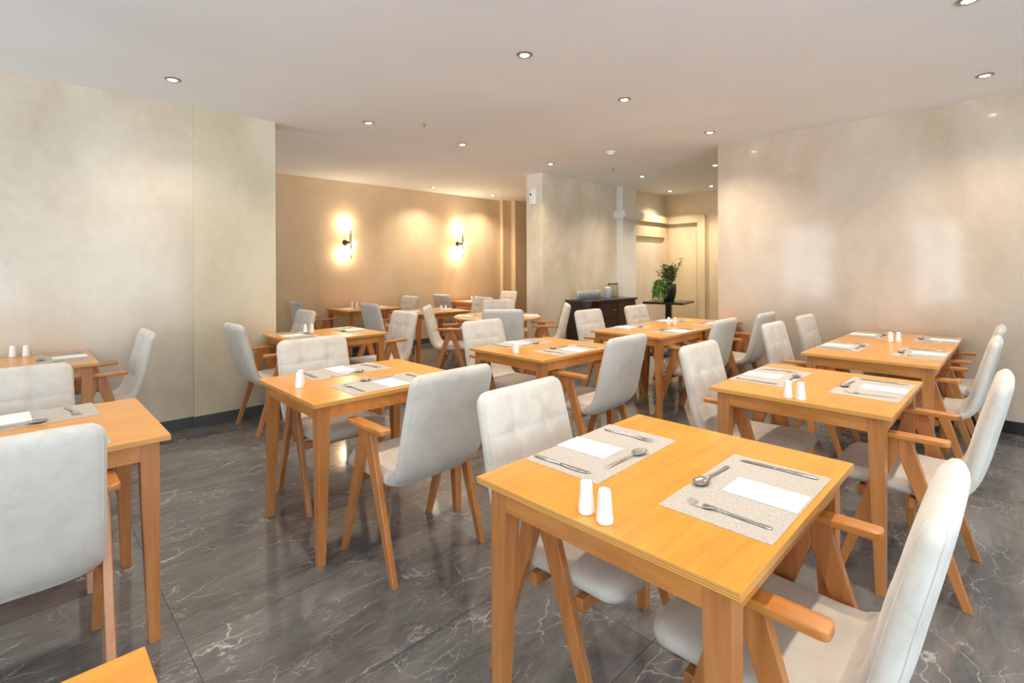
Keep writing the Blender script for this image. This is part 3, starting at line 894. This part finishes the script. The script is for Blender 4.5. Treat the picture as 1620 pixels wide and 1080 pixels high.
# ------------------------------------------------------------------ wall lamps
def build_sconce():
    t = thing('wall_lamp', '', 'wall lamp')
    bm = B(); b = bmesh.new(); bmesh.ops.create_cone(b, cap_ends=True, segments=28, radius1=0.045, radius2=0.042, depth=0.02)
    merge(bm, b, Matrix.Translation((-0.02, -0.01, 0)) @ Matrix.Rotation(PI / 2, 4, 'X')); obj('wall_plate', bm, 'bronze', t, angle=40)
    bm = B(); tube(bm, [(-0.02, -0.01, 0), (-0.02, -0.10, 0)], 0.009, 10); ball(bm, (-0.02, -0.105, 0), 0.024); obj('arm', bm, 'bronze', t, smooth=True)
    bm = B(); tube(bm, [(0.03, -0.105, -0.25), (0.03, -0.105, 0.24)], 0.0065, 10); tube(bm, [(0.012, -0.105, -0.02), (0.012, -0.105, 0.14)], 0.006, 10); tube(bm, [(-0.02, -0.105, 0), (0.03, -0.105, 0)], 0.006, 8); obj('rod', bm, 'bronze', t, smooth=True)
    for c, r in (((-0.015, -0.105, 0.24), 0.052), ((0.085, -0.105, -0.01), 0.042), ((0.005, -0.105, -0.15), 0.050)):
        bm = B(); ball(bm, c, r, 24); obj('globe', bm, 'globe', t, smooth=True)
    return t
SCONCE = Kind(build_sconce)
pd = bpy.data.lights.new('wall_lamp_glow', 'POINT'); pd.energy = SCONCE_W; pd.color = SCONCE_COL; pd.shadow_soft_size = 0.05
for x, z, lb in ((3.785, 1.77, 'left lit wall lamp with dark rod on the tan alcove wall'), (6.06, 1.82, 'right lit wall lamp with dark rod on the tan alcove wall')):
    o = SCONCE.put((x, BY, z), 0, lb, 'wall lamps in the alcove')
    for c in ((-0.03, -0.06, 0.31), (-0.06, -0.06, -0.19)):
        l = bpy.data.objects.new('glow', pd); C.objects.link(l); l.parent = o; l.location = c

# ------------------------------------------------------------------ sideboard
t = thing('sideboard', 'dark brown sideboard with curved front against the central wall', 'sideboard', (0, 0, 0))
X0, X1, YB, YF, HS = 6.0, 7.30, 4.93, 4.46, 0.866
def outline(ins):
    pts = [(X0 + ins, YB)]
    for k in range(9):
        a = PI + (PI / 2) * k / 8
        pts.append((X0 + ins + 0.18 + 0.18 * math.cos(a), YF + ins + 0.18 + 0.18 * math.sin(a)))
    pts += [(X1 - ins, YF + ins), (X1 - ins, YB)]
    return pts
bm = B(); prism_z(bm, outline(0.03), 0.0, HS - 0.03); obj('carcass', bm, 'darkwood', t, angle=30)
bm = B(); prism_z(bm, outline(0.0), HS - 0.03, HS, 0.003); obj('top', bm, 'darkwood', t, angle=30)
for a, b in ((6.22, 6.72), (6.735, 7.25)):
    bm = B(); box(bm, a, b, YF + 0.012, YF + 0.032, 0.08, HS - 0.05, 0.003); d = obj('door', bm, 'darkwood', t)
    hx = b - 0.22 if b > 7 else b - 0.10
    bm = B(); tube(bm, [(hx - 0.04, YF + 0.014, 0.70), (hx - 0.04, YF - 0.012, 0.70), (hx + 0.04, YF - 0.012, 0.70), (hx + 0.04, YF + 0.014, 0.70)], 0.006, 8); obj('handle', bm, 'chrome', d)
# things on the sideboard
def build_glass():
    bm = B(); lathe(bm, [(0, 0.004), (0.024, 0.004), (0.029, 0.134), (0.030, 0.136), (0.031, 0.134), (0.026, 0.0), (0, 0.0)], 20); o = obj('drinking_glass', bm, 'frost', smooth=True); o['category'] = 'glass'; return o
tt = NT('milky_glass'); tt.b.inputs['Base Color'].default_value = srgb(236, 238, 232); tt.b.inputs['Roughness'].default_value = 0.15; tt.b.inputs['Transmission Weight'].default_value = 0.45; MT['frost'] = tt.m
GL = Kind(build_glass)
for k in range(9):
    GL.put((6.10 + 0.0665 * k, 4.75, HS + 0.0005), 0, 'pale drinking glass on the sideboard, %s' % ('at the left end of the row', 'second from the left end of the row', 'third from the left end of the row', 'fourth from the left end of the row', 'exactly in the middle of the row', 'fourth from the canister', 'third from the canister', 'second from the canister', 'right next to the canister')[k], 'drinking glasses on the sideboard')
t = thing('canister', 'pale blue-grey canister with lid on the sideboard, right of the glasses', 'canister', (6.80, 4.70, HS + 0.0005))
bm = B(); lathe(bm, [(0, 0), (0.052, 0), (0.055, 0.004), (0.055, 0.160), (0, 0.160)], 28); obj('body', bm, 'bluegrey', t, angle=40)
bm = B(); lathe(bm, [(0, 0.185), (0.012, 0.184), (0.013, 0.175), (0.058, 0.172), (0.059, 0.160), (0, 0.160)], 28); obj('lid', bm, 'white_plastic', t, angle=40)
def build_bottle():
    t = thing('glass_bottle', '', 'bottle')
    bm = B(); lathe(bm, [(0, 0), (0.021, 0), (0.023, 0.004), (0.023, 0.165), (0.014, 0.190), (0.012, 0.205), (0, 0.205)], 20); obj('body', bm, 'greenglass', t, smooth=True)
    bm = B(); lathe(bm, [(0, 0.204), (0.014, 0.204), (0.015, 0.215), (0.010, 0.232), (0, 0.235)], 16); obj('stopper', bm, 'bronze', t, smooth=True)
    return t
tt = NT('pale_green_glass'); tt.b.inputs['Base Color'].default_value = srgb(214, 214, 190); tt.b.inputs['Roughness'].default_value = 0.1; tt.b.inputs['Transmission Weight'].default_value = 0.6; MT['greenglass'] = tt.m
BO = Kind(build_bottle)
for k in range(5):
    BO.put((6.965 + 0.062 * k, 4.80, HS + 0.0005), 0, 'slim stoppered glass bottle at the rear of the sideboard, %s' % ('next to the canister', 'second from the canister', 'middle of five', 'second from the column', 'closest to the column')[k], 'slim glass bottles on the sideboard')

# ------------------------------------------------------------------ plant table and plant
PX, PY = 8.12, 4.35
t = thing('pedestal_table', 'black square pedestal table in the corridor, carrying the potted plant', 'table', (PX, PY, 0), 0.195)
bm = B(); box(bm, -0.345, 0.345, -0.345, 0.345, 0.730, 0.765, 0.003); obj('tabletop', bm, 'black', t)
bm = B(); box(bm, -0.045, 0.045, -0.045, 0.045, 0.02, 0.730, 0.002); obj('pedestal', bm, 'black', t)
bm = B(); box(bm, -0.24, 0.24, -0.24, 0.24, 0, 0.02, 0.003); obj('base_plate', bm, 'black', t)
t = thing('potted_plant', 'leafy green plant with trailing fronds in a tall black pot', 'plant', (PX, PY, 0.7655))
bm = B(); lathe(bm, [(0, 0), (0.076, 0), (0.088, 0.008), (0.112, 0.08), (0.127, 0.18), (0.130, 0.300), (0.121, 0.300), (0.117, 0.262), (0, 0.262)], 36); obj('pot', bm, 'pot', t, smooth=True)
bm = B(); lathe(bm, [(0, 0.274), (0.09, 0.272), (0.1165, 0.263)], 24); obj('soil', bm, 'soil', t)
def leaf(bm, p, d, L, w, curl=0.3, up=Vector((0, 0, 1))):
    d = d.normalized(); side = d.cross(up)
    if side.length < 1e-3: side = Vector((1, 0, 0))
    side.normalize(); n = side.cross(d)
    prev = None
    for k in range(5):
        f = k / 4; c = p + d * L * f + n * (-curl * L * f * f); ww = w * math.sin(PI * min(max(f, 0.06), 0.97)) ** 0.8
        a = bm.verts.new(c - side * ww + n * ww * 0.3); m = bm.verts.new(c); b = bm.verts.new(c + side * ww + n * ww * 0.3)
        if prev: bm.faces.new([prev[0], prev[1], m, a]); bm.faces.new([prev[1], prev[2], b, m])
        prev = (a, m, b)
rn = random.Random(3)
bmL, bmP, bmS = B(), B(), B()
right = Vector((math.sin(CAM_TH), -math.cos(CAM_TH), 0))
for i in range(56):
    az = rn.uniform(0, 2 * PI); lean = rn.uniform(0.04, 0.36); H = rn.uniform(0.26, 0.46)
    d = Vector((math.cos(az) * lean, math.sin(az) * lean, 1)) + right * 0.06
    if i in (0, 3): d = right * 0.46 + Vector((0, 0, 1)); H = 0.56 if i else 0.62
    if i == 1: d = -right * 0.62 + Vector((0, 0, 1)); H = 0.38
    d.normalize(); base = Vector((rn.uniform(-.05, .05), rn.uniform(-.05, .05), 0.265))
    pts = [base + d * H * k / 6 + Vector((0, 0, -0.05)) * (k / 6) ** 2 for k in range(7)]
    tube(bmS, pts, 0.0028, 5)
    for k in range(30):
        f = 0.22 + 0.78 * k / 29; p = base + d * H * f + Vector((0, 0, -0.05)) * f * f
        a2 = rn.uniform(0, 2 * PI); ld = Vector((math.cos(a2), math.sin(a2), rn.uniform(-0.1, 0.9)))
        leaf(bmP if rn.random() < 0.42 else bmL, p, ld, rn.uniform(0.05, 0.085), rn.uniform(0.012, 0.018), 0.3)
obj('stems', bmS, 'stem', t); obj('upper_leaves', bmL, 'leaf_dark', t, smooth=True); obj('pale_leaves', bmP, 'leaf_pale', t, smooth=True)
bmT = B()
for i in range(40):
    ang = rn.uniform(-1.0, 1.0); out = -right * math.cos(ang) + Vector((_f.x, _f.y, 0)) * math.sin(ang) * -1
    reach = rn.uniform(0.05, 0.17); drop = rn.uniform(0.02, 0.26)
    P0 = Vector((0, 0, 0.285)) + out * 0.10
    for k in range(15):
        f = k / 14; p = P0 + out * (reach * (1 - (1 - f) ** 2)) + Vector((0, 0, 0.09 * math.sin(PI * min(f * 1.4, 1)) - drop * f * f))
        p.z = max(p.z, 0.03)
        for s in (-1, 1):
            tang = Vector((-out.y, out.x, 0)) * s * rn.uniform(0.3, 1) + out * rn.uniform(0.1, 1.2) + Vector((0, 0, rn.uniform(-0.8, 0.3)))
            leaf(bmT, p, tang, rn.uniform(0.035, 0.06), 0.010, 0.35)
for v in bmT.verts: v.co.z = max(v.co.z, 0.004)
obj('trailing_fronds', bmT, 'leaf', t, smooth=True)
